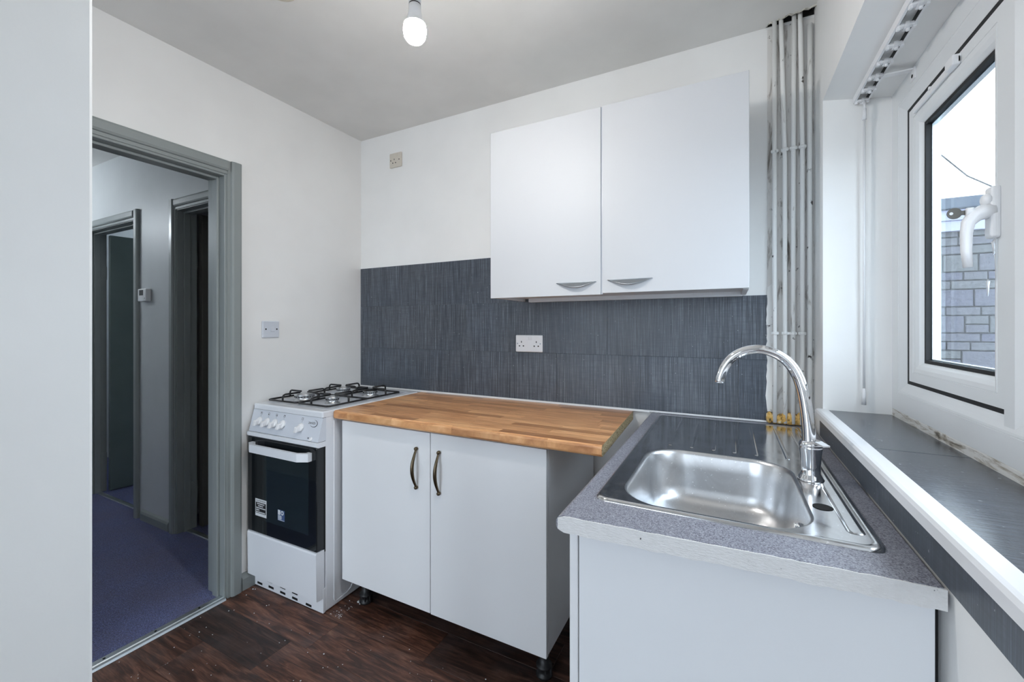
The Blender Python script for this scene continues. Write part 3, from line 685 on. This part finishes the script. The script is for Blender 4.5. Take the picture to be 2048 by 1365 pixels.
kc = empty('sink_cabinet', (0, 1.35, 0), 'white base cabinet under the sink, plain end panel towards the viewer', 'cabinet')
MB().box(-.278, .842, .0, .272, .860, .849, .0008, 1).build('end_panel', WL, kc)
MB().box(-.297, .838, .0, -.2795, .905, .846, .0012, 1).build('filler_post', WE, kc)  # post in place of the door, left off to cut bounced light
MB().box(-.297, 1.86, .0, -.2795, 1.90, .846, .0012, 1).build('filler_post', WE, kc)
MB().box(-.278, .860, .10, .272, 1.90, .118).box(-.278, 1.882, .118, .272, 1.90, .849).box(-.27, .87, 0, -.254, 1.9, .10).build('carcass', WL, kc)
MB().box(.2723, .846, .0, .2765, .850, .849).build('shadow_gap', M['hole'], kc)
# ------------------------------------------------------------------ sink
sk_ = empty('kitchen_sink', (-.01, 1.37, .885), 'stainless steel inset sink with ribbed drainer at the back', 'sink')
def rrect(x0, x1, y0, y1, r, z, nseg=10):
    pts = []
    for cx_, cy_, a0 in ((x1-r, y0+r, -PI/2), (x1-r, y1-r, 0), (x0+r, y1-r, PI/2), (x0+r, y0+r, PI)):
        for i in range(nseg+1):
            a = a0+PI/2*i/nseg; pts.append((cx_+r*math.cos(a), cy_+r*math.sin(a), z))
    return pts
ox0, ox1, oy0, oy1 = -.262, .236, .896, 1.862
def O(i, z): return rrect(ox0+i, ox1-i, oy0+i, oy1-i, max(.026-i*.4, .012), z)
def Bw(i, z): return rrect(-.217+i, .147-i, .914+i, 1.362-i, .095-i*.5, z)
m = MB(); m.loops([O(0, .8848), O(.0012, .8885), O(.005, .8905), O(.014, .8905), O(.020, .8895), O(.026, .8868), O(.030, .8866)], False)
ringa = O(.030, .8866)
m.loops([rrect(ox0+.030, ox1-.030, oy0+.0145, oy1-.030, .012, .8866), Bw(-.003, .8866)], False, False)
m.bm.free(); m = MB()
m.loops([O(0, .8848), O(.0012, .8885), O(.005, .8905), O(.0125, .8905), O(.0165, .8890)], False)
m.loops([O(.0165, .8890), Bw(-.001, .8880)], False, False)
m.build('sink_top', M['steel'], sk_)
m = MB(); m.loops([Bw(-.001, .8880), Bw(.001, .8874), Bw(.004, .885), Bw(.007, .878), Bw(.012, .84), Bw(.018, .79), Bw(.024, .766), Bw(.034, .752), Bw(.050, .745), Bw(.075, .743)], True)
m.build('bowl', M['steel_bowl'], sk_)
for x in (-.165, -.103, -.042, .014, .070, .147):
    m = MB(); m.loops([rrect(x-.0055, x+.0055, 1.400, 1.80, .0052, .8883, 4), rrect(x-.0040, x+.0040, 1.402, 1.798, .0038, .8900, 4), rrect(x-.0015, x+.0015, 1.405, 1.795, .0014, .8904, 4)]); m.build('drainer_rib', M['steel'], sk_)
m = MB(); m.loops([rrect(.190, .218, .95, 1.80, .012, .8890, 6), rrect(.1935, .2145, .954, 1.796, .010, .8905, 6), rrect(.197, .211, .958, 1.792, .006, .8908, 6)]); m.build('drainer_rib', M['steel'], sk_)
MB().lathe([(.0178, .8882), (.0178, .8892), (.0170, .8893)], (.172, 1.064, 0), 28).build('tap_hole', M['hole'], sk_)
m = MB(); m.lathe([(.030, .7436), (.034, .7452), (.024, .7446), (.008, .7440)], (-.035, 1.138, 0), 24); m.build('waste', M['chrome'], sk_)
m = MB(); m.box(.128, 1.035, .818, .137, 1.062, .850, .003).lathe([(.006, 0), (.006, -.008)], (.129, 1.048, .846), 10, 'x')
m.build('overflow', M['chrome'], sk_)
m = MB()
for k in range(14): m.lathe([(.0003, -.0021), (.0018, -.001), (.0018, .001), (.0003, .0021)], (.122-.0008*k, 1.046, .842-.0055*k), 6)
m.build('plug_chain', M['chrome'], sk_)
# ------------------------------------------------------------------ mixer tap
tx, ty = .177, 1.243
mt = empty('mixer_tap', (tx, ty, .888), 'chrome swan-neck mixer tap standing behind the sink bowl', 'tap')
MB().lathe([(.0275, .8885), (.0275, .891), (.0255, .895), (.0225, .901), (.0200, .906), (.0202, .925), (.0218, .948), (.0240, .966), (.0245, .969), (.0232, .9705), (.0248, .972), (.0245, .977), (.0215, .983), (.010, .985)], (tx, ty, 0), 32).build('body', M['chrome'], mt)
pth = [(tx-.004, ty, .972), (tx-.004, ty, .995), (tx-.006, ty, 1.03), (tx-.0105, ty, 1.07), (tx-.017, ty, 1.107), (tx-.030, ty, 1.147), (tx-.050, ty, 1.177), (tx-.078, ty, 1.196), (tx-.110, ty, 1.2035), (tx-.142, ty, 1.198), (tx-.170, ty, 1.180), (tx-.188, ty, 1.154), (tx-.197, ty, 1.130), (tx-.1995, ty, 1.113)]
def smooth(p, k=3):
    out = []
    P_ = [Vector(q) for q in p]; P_ = [P_[0]*2-P_[1]]+P_+[P_[-1]*2-P_[-2]]
    for i in range(1, len(P_)-2):
        for j in range(k):
            t = j/k; a, b_, c_, d_ = P_[i-1:i+3]
            out.append(.5*((2*b_)+(c_-a)*t+(2*a-5*b_+4*c_-d_)*t*t+(3*b_-a-3*c_+d_)*t**3))
    return out+[P_[-2]]
sp_ = MB(); q = smooth(pth); nq = len(q)
sp_.tube(q, [.0150-.0035*min(1, i/(nq*.6)) for i in range(nq)], 20); sp_.build('spout', M['chrome'], mt)
lv = MB(); lv.loops([[(-.010, .008, 0), (.010, .008, 0), (.010, .008, .006), (-.010, .008, .006)], [(-.0105, -.014, -.001), (.0105, -.014, -.001), (.0105, -.014, .005), (-.0105, -.014, .005)], [(-.008, -.040, -.001), (.008, -.040, -.001), (.008, -.040, .002), (-.008, -.040, .002)]], True, False)
lv.bm.faces.new([lv.bm.verts[i] for i in (3, 2, 1, 0)]) if False else None
lv.xf(Matrix.Translation((tx+.006, ty-.006, .9815)) @ Matrix.Rotation(math.radians(28), 4, 'Z')); lv.build('lever', M['chrome'], mt)
# ------------------------------------------------------------------ cooker
ck = empty('gas_cooker', (-1.580, 1.254, 0), 'white freestanding gas cooker with black oven door, beside the doorway wall', 'cooker')
EN = M['enamel']; kx0, kx1, ky0, ky1 = -2.064, -1.580, 1.268, 1.868
b_ = MB(); b_.box(kx0, ky0, 0.004, kx1, ky1, .862, .004, 2); b_.build('body', EN, ck)
hb = MB(); hb.box(kx0-.001, 1.252, .862, kx1+.001, ky1+.03, .8875, .007, 3, only=lambda c: c.z > .87).build('hob_top', EN, ck)
MB().box(kx0+.028, 1.300, .8872, kx1-.028, ky1-.02, .8882, .0004, 1).build('hob_recess', M['panel_grey'], ck)
pz = MB(); pz.prism([(1.253, .8605), (1.2275, .7590), (1.27, .7590), (1.27, .8605)], 'x', kx0-.001, kx1+.001); pz.build('control_panel', M['panel_grey'], ck)
MB().box(kx0-.0005, 1.2545, .8606, kx1+.0005, 1.27, .8622).build('seam_line', M['hole'], ck)
MB().prism([(1.2255, .7575), (1.2190, .7560), (1.2190, .7400), (1.2290, .7345), (1.268, .7345), (1.268, .7575)], 'x', kx0-.002, kx1+.002).build('panel_lip', EN, ck)
MB().box(kx0, 1.2285, .7574, kx1, 1.268, .7591).build('seam_line', M['hole'], ck)
pn = Vector((0, -(.8605-.759), -(1.253-1.2275))).normalized()                      # panel outward normal
pu = Vector((0, 1.253-1.2275, .8605-.759)).normalized()
def onpanel(x, z):
    t = (z-.759)/(.8605-.759); return Vector((x, 1.2275+.0255*t, z))
def panel_mat(x, z):
    o = onpanel(x, z); R = Matrix((Vector((1, 0, 0)), pu, pn)).transposed().to_4x4()
    if R.determinant() < 0: R = Matrix((Vector((1, 0, 0)), pu, -pn)).transposed().to_4x4() @ Matrix.Scale(-1, 4, (0, 0, 1))
    return Matrix.Translation(o) @ R
for i, kx in enumerate((-1.998, -1.942, -1.886, -1.830, -1.705)):
    k = MB(); k.lathe([(.0185, 0), (.0185, .004), (.0165, .010), (.0125, .012)], (0, 0, 0), 24)
    k.box(-.0090, -.0125, .009, .0090, .0125, .032, .003, 2); k.xf(panel_mat(kx, .811)); k.build('knob', M['white_plastic'], ck)
    if i >= 0:
        a = MB(); n_ = 10
        pts = [(.0178*math.cos(t), .0178*math.sin(t), .0042) for t in [(-PI*.62+PI*.55*j/n_) for j in range(n_+1)]]
        if i < 4: a.tube(pts, [.0004+.0008*j/n_ for j in range(n_+1)], 5)
        else:
            for p in pts[::2]: a.box(p[0]-.001, p[1]-.001, .003, p[0]+.001, p[1]+.001, .0046)
        a.xf(panel_mat(kx, .811)); a.build('knob_scale', M['ink'], ck)
    g = MB(); s_ = .0052; zc = .036
    for (ax_, ay_, bx_, by_) in ((-s_, -s_, s_, -s_+.001), (-s_, s_-.001, s_, s_), (-s_, -s_, -s_+.001, s_), (s_-.001, -s_, s_, s_)): g.box(ax_, ay_+zc, 0, bx_, by_+zc, .0004)
    if i < 4:
        qx, qy = ((-.0022, .002), (-.002, -.002), (.002, -.002), (.002, .002))[i]; g.box(qx-.0018, qy-.0018+zc, 0, qx+.0018, qy+.0018+zc, .0004)
    g.lathe([(.0013, 0), (.0013, .0005)], (0, zc-.012, 0), 8); g.xf(panel_mat(kx, .811)); g.build('printed_symbol', M['ink'], ck)
k = MB(); k.lathe([(.0085, 0), (.0085, .003), (.006, .004), (.006, .007), (.004, .0075)], (0, 0, 0), 18); k.xf(panel_mat(-1.626, .769)); k.build('ignition_button', M['white_plastic'], ck)
k = MB().box(-.0026, -.003, 0, .0026, .003, .0004); k.xf(panel_mat(-1.645, .771)); k.build('printed_symbol', M['ink'], ck)
def text(s, size, mat, name, parent, Mx, extrude=.00025):
    cu = bpy.data.curves.new('t', 'FONT'); cu.body = s; cu.size = size; cu.extrude = extrude; cu.align_x = 'CENTER'; cu.align_y = 'CENTER'
    to = bpy.data.objects.new('t', cu); col_link(to); bpy.context.view_layer.update()
    dg = bpy.context.evaluated_depsgraph_get(); me = bpy.data.meshes.new_from_object(to.evaluated_get(dg)); bpy.data.objects.remove(to)
    me.transform(Mx); me.name = name; me.materials.clear(); me.materials.append(mat)
    o = bpy.data.objects.new(name, me); col_link(o); o.parent = parent; o.matrix_parent_inverse = base_inv(parent); return o
lg = text('zenith', .0185, M['ink'], 'logo_lettering', ck, panel_mat(-1.640, .835))
a = MB(); pts = [(.024*math.cos(t)+.008, .0155*math.sin(t), .0003) for t in [(-PI*.78+PI*1.25*j/20) for j in range(21)]]
a.tube(pts, [.0003+.0013*math.sin(PI*j/20) for j in range(21)], 5); a.xf(panel_mat(-1.637, .834)); a.build('logo_swoosh', M['ink'], ck)
# oven door
od = MB().box(kx0, 1.222, .284, kx1, 1.262, .7340, .003, 2).build('oven_door', M['black_glass'], ck)
MB().box(kx0+.002, 1.2555, .27, kx1-.0015, 1.2685, .7340).build('door_gap', M['hole'], ck)
wi = N('oven_window_glass', .05, 0, (.012, .02, .024)); M['oven_window'] = wi.m
MB().box(-1.935, 1.2214, .350, -1.632, 1.2224, .685, .0004, 1).build('window', M['oven_window'], od)
hm = MB(); hm.prism([(-2.026, 1.222), (-2.026, 1.203), (-1.985, 1.180), (-1.655, 1.180), (-1.610, 1.203), (-1.610, 1.222), (-1.632, 1.222), (-1.632, 1.210), (-1.664, 1.193), (-1.978, 1.193), (-2.004, 1.210), (-2.004, 1.222)], 'z', .677, .713)
hm.build('handle', EN, od)
MB().lathe([(.0075, 0), (.0075, -.0008), (.0045, -.001)], (-1.990, 1.2218, .662), 16, 'y').build('badge', M['brass'], od)
def sticker(x0, x1, z0, z1, mat, name): return MB().box(x0, 1.2209, z0, x1, 1.2216, z1).build(name, mat, od)
def front(x, z, y=1.2206): return Matrix.Translation((x, y, z)) @ Matrix.Rotation(PI/2, 4, 'X')
sticker(-2.003, -1.920, .365, .446, M['paper'], 'sticker')
MB().box(-1.999, 1.2205, .379, -1.924, 1.2208, .430).build('sticker_panel', M['ink'], od)
text('REGISTER NOW', .0098, M['ink'], 'sticker_lettering', od, front(-1.9615, .4375, 1.2208), .0001)
for i, (wa, wb_) in enumerate(((-1.988, -1.935), (-1.980, -1.943), (-1.996, -1.928), (-1.996, -1.972), (-1.996, -1.930))):   # rows of small print
    zz = .4235-i*.0098; m = MB(); x = wa
    while x < wb_-.004:
        l_ = random.uniform(.004, .011); m.box(x, 1.2202, zz-.0026, min(x+l_, wb_), 1.22045, zz+.0026); x += l_+.0016
    m.build('small_print', M['paper'], od)['kind'] = 'stuff'
sticker(-1.838, -1.790, .375, .424, M['blue_ink'], 'sticker')
MB().lathe([(.010, 0), (.010, -.0004)], (-1.806, 1.2208, .412), 20, 'y').box(-1.836, 1.2205, .401, -1.820, 1.2208, .423).box(-1.836, 1.2205, .377, -1.792, 1.2208, .379).build('sticker_panel', M['paper'], od)
MB().lathe([(.005, 0), (.005, -.0002)], (-1.806, 1.2203, .412), 16, 'y').build('sticker_panel', M['blue_ink'], od)
for i in range(5): MB().box(-1.836, 1.2205, .396-i*.0036, -1.812+.003*(i % 2), 1.2208, .398-i*.0036).build('sticker_panel', M['paper'], od)
# oven shelf runners glimpsed through the glass are left to the reflection; drawer and plinth
MB().prism([(1.2225, .279), (1.219, .272), (1.222, .072), (1.230, .068), (1.262, .068), (1.262, .281), (1.232, .282)], 'x', kx0, kx1-.001).build('drawer_front', EN, ck)
pl_ = MB().box(kx0+.004, 1.2545, .002, kx1, 1.2684, .110, .002).build('plinth', EN, ck)
for x, z in ((-2.02, .017), (-1.935, .020), (-1.850, .018), (-1.765, .016), (-1.672, .014), (-1.945, .046), (-1.850, .043), (-1.765, .041)):
    MB().prism([(x-.020, z-.0045), (x+.018, z-.0055), (x+.018, z+.0045), (x-.018, z+.0055)], 'y', 1.2536, 1.2548).build('vent_slot', M['hole'], pl_)
gr = MB(); gr.tube([(kx1, 1.313, .84), (kx1, 1.313, .035), (kx1, 1.318, .022), (kx1, 1.33, .020), (kx1, 1.385, .024), (kx1, 1.408, .034), (kx1, 1.421, .055), (kx1, 1.424, .09), (kx1, 1.424, .83)], .0028, 8); gr.build('side_bead', EN, ck)
# burners and pan supports
for x, y, r in ((-1.925, 1.425, .046), (-1.722, 1.425, .030), (-1.925, 1.672, .036), (-1.722, 1.672, .037)):
    m = MB(); m.lathe([(r+.006, .888), (r+.006, .890), (r-.003, .892), (r-.003, .910), (r+.001, .911), (r+.001, .915)], (x, y, 0), 28); q_ = m.build('burner', M['alu'], ck)
    m = MB(); m.lathe([(r+.0015, .915), (r+.002, .918), (r-.003, .9215), (r*.4, .9222)], (x, y, 0), 28); m.build('burner_cap', M['black_iron'] if (x, y) == (-1.722, 1.672) else M['alu'], q_)
    m = MB()
    for kk in range(20):
        a = 2*PI*kk/20; m.box(x+(r-.001)*math.cos(a)-.0012, y+(r-.001)*math.sin(a)-.0012, .904, x+(r-.001)*math.cos(a)+.0012, y+(r-.001)*math.sin(a)+.0012, .9145)
    m.build('burner_ports', M['black_iron'], q_)
def support(xa, xb, ya, yb2, cs):
    m = MB(); z = .899; c_ = .012
    m.tube([(xa+c_, ya, z), (xb-c_, ya, z), (xb, ya+c_, z), (xb, yb2-c_, z), (xb-c_, yb2, z), (xa+c_, yb2, z), (xa, yb2-c_, z), (xa, ya+c_, z), (xa+c_, ya, z)], .0048, 8)
    ym = (ya+yb2)/2; m.tube([(xa, ym, z), (xb, ym, z)], .0048, 8)
    for (cx_, cy_, r) in cs:
        for (sx, sy) in ((xa, cy_), (xb, cy_), (cx_, ya if cy_ < ym else yb2), (cx_, ym)):
            d = Vector((cx_-sx, cy_-sy, 0)); L_ = d.length; d.normalize(); s0 = Vector((sx, sy, z)); keep = max(.03, L_-r*.55)
            m.tube([s0, s0+Vector((0, 0, .020)), s0+d*.005+Vector((0, 0, .028)), s0+d*.013+Vector((0, 0, .031)), s0+d*keep+Vector((0, 0, .031))], .0046, 8)
    return m
support(-2.036, -1.826, 1.306, 1.786, ((-1.925, 1.425, .046), (-1.925, 1.672, .036))).build('pan_support', M['black_iron'], ck)
support(-1.818, -1.612, 1.306, 1.786, ((-1.722, 1.425, .030), (-1.722, 1.672, .037))).build('pan_support', M['black_iron'], ck)
ck.rotation_euler.z = math.radians(.8)
# ------------------------------------------------------------------ crumbs of plaster on the floor
cr = MB()
def crumb(x, y, s):
    b2 = bmesh.new(); bmesh.ops.create_icosphere(b2, subdivisions=1, radius=s)
    for v in b2.verts: v.co = Vector((v.co.x*random.uniform(.6, 1.4)+x, v.co.y*random.uniform(.6, 1.3)+y, max(0, v.co.z*.6+s*.35)))
    cr._add(b2)
for i in range(190):
    x, y = random.uniform(-2.04, -.32), random.uniform(.55, 1.33)
    if x < -1.56 and y > 1.20: continue
    crumb(x, y, random.choice((.0012, .0016, .002, .0026)))
for i in range(45): crumb(-1.555+random.uniform(0, .06), 1.27+random.random()**2*.12, random.choice((.001, .0015, .0022)))
for q_ in ((-1.505, 1.385, .007), (-1.49, 1.378, .004), (-1.42, .93, .005), (-1.28, 1.0, .0045), (-2.03, 1.22, .004), (-2.02, 1.225, .003)): crumb(*q_)
tag(cr.build('plaster_crumbs', M['plaster'] if False else M['paper']), 'white plaster crumbs scattered over the dark floor', 'crumbs', kind='stuff')
# ------------------------------------------------------------------ outdoors through the window
gd = MB().box(-14, -14, -.40, 14, 14, -.25).build('ground', M['concrete']); tag(gd, kind='structure')
ob = empty('outbuilding', (2.2, 5.0, -.25), 'pale stone-brick outbuilding with white fascia seen through the window', 'building')
ow = MB().box(.75, 5.012, -.25, 3.9, 6.5, 2.12).build('wall', M['mortar'], ob)
bz = .30; rowi = 0; bcache = {}
def brick(x0, x1, z0, z1):
    g = .005; x0, x1 = max(x0, .75), min(x1, 3.9)
    if x1-x0 < .05: return
    kx_, kz_ = round(x1-x0, 3), round(z1-z0, 3)
    if (kx_, kz_) not in bcache: bcache[(kx_, kz_)] = MB().box(-kx_/2+g, -.02, -kz_/2+g, kx_/2-g, .02, kz_/2-g, .004, 1).mesh('brick', M['brick'])
    inst('brick', bcache[(kx_, kz_)], ow, ((x0+x1)/2, 5.012+random.uniform(-.003, .003), (z0+z1)/2))
CH = .0755
while bz < 2.07:
    double = rowi % 5 in (1, 4) and bz+2*CH < 2.08
    x = .75-random.uniform(0, .2)
    if double:
        while x < 3.9:
            wdt = random.choice((.15, .225, .30))
            if random.random() < .6: brick(x, x+wdt, bz, bz+2*CH)
            else: brick(x, x+wdt, bz, bz+CH); brick(x, x+wdt, bz+CH, bz+2*CH)
            x += wdt
        bz += 2*CH
    else:
        while x < 3.9:
            wdt = random.choice((.15, .225, .225, .30)); brick(x, x+wdt, bz, bz+CH); x += wdt
        bz += CH
    rowi += 1
MB().box(.70, 4.955, 2.085, 3.95, 5.012, 2.175, .004).build('fascia_board', M['fascia'], ob)
MB().box(.70, 4.940, 2.175, 3.95, 5.012, 2.268, .004).build('fascia_board', M['fascia'], ob)
MB().box(.66, 4.90, 2.268, 4.0, 6.55, 2.365, .01).build('roof', M['roof_edge'], ob)
wi_ = MB(); wi_.tube([(1.20, 5.02, 3.05), (1.45, 5.0, 2.93), (1.652, 4.98, 2.756), (1.80, 4.95, 2.545), (1.95, 4.93, 2.42), (2.05, 4.93, 2.372)], .006, 6)
tag(wi_.build('overhead_cable', M['black_plastic']), 'thin dark cable running down to the outbuilding roof', 'cable')
for (lx, ly, lz, lc, ls, nm) in ((-4.5, .60, 2.1, (.85, .93, 1), 170, 'added_hall_bulb'), (-4.75, 2.7, 2.0, (.75, .88, 1), 150, 'added_far_bulb')):  # unseen lamps added to brighten the hall and the far room
    MB().tube([(lx, ly, lz+.10), (lx, ly, H)], .004, 6).build('added_lamp_cord', M['white_plastic'], hc)
    MB().lathe([(.012, .10), (.030, .05), (.028, .02), (.012, .002), (.001, 0)], (lx, ly, lz), 16).build('added_lamp_globe', m_emit(nm, lc, ls), hc)
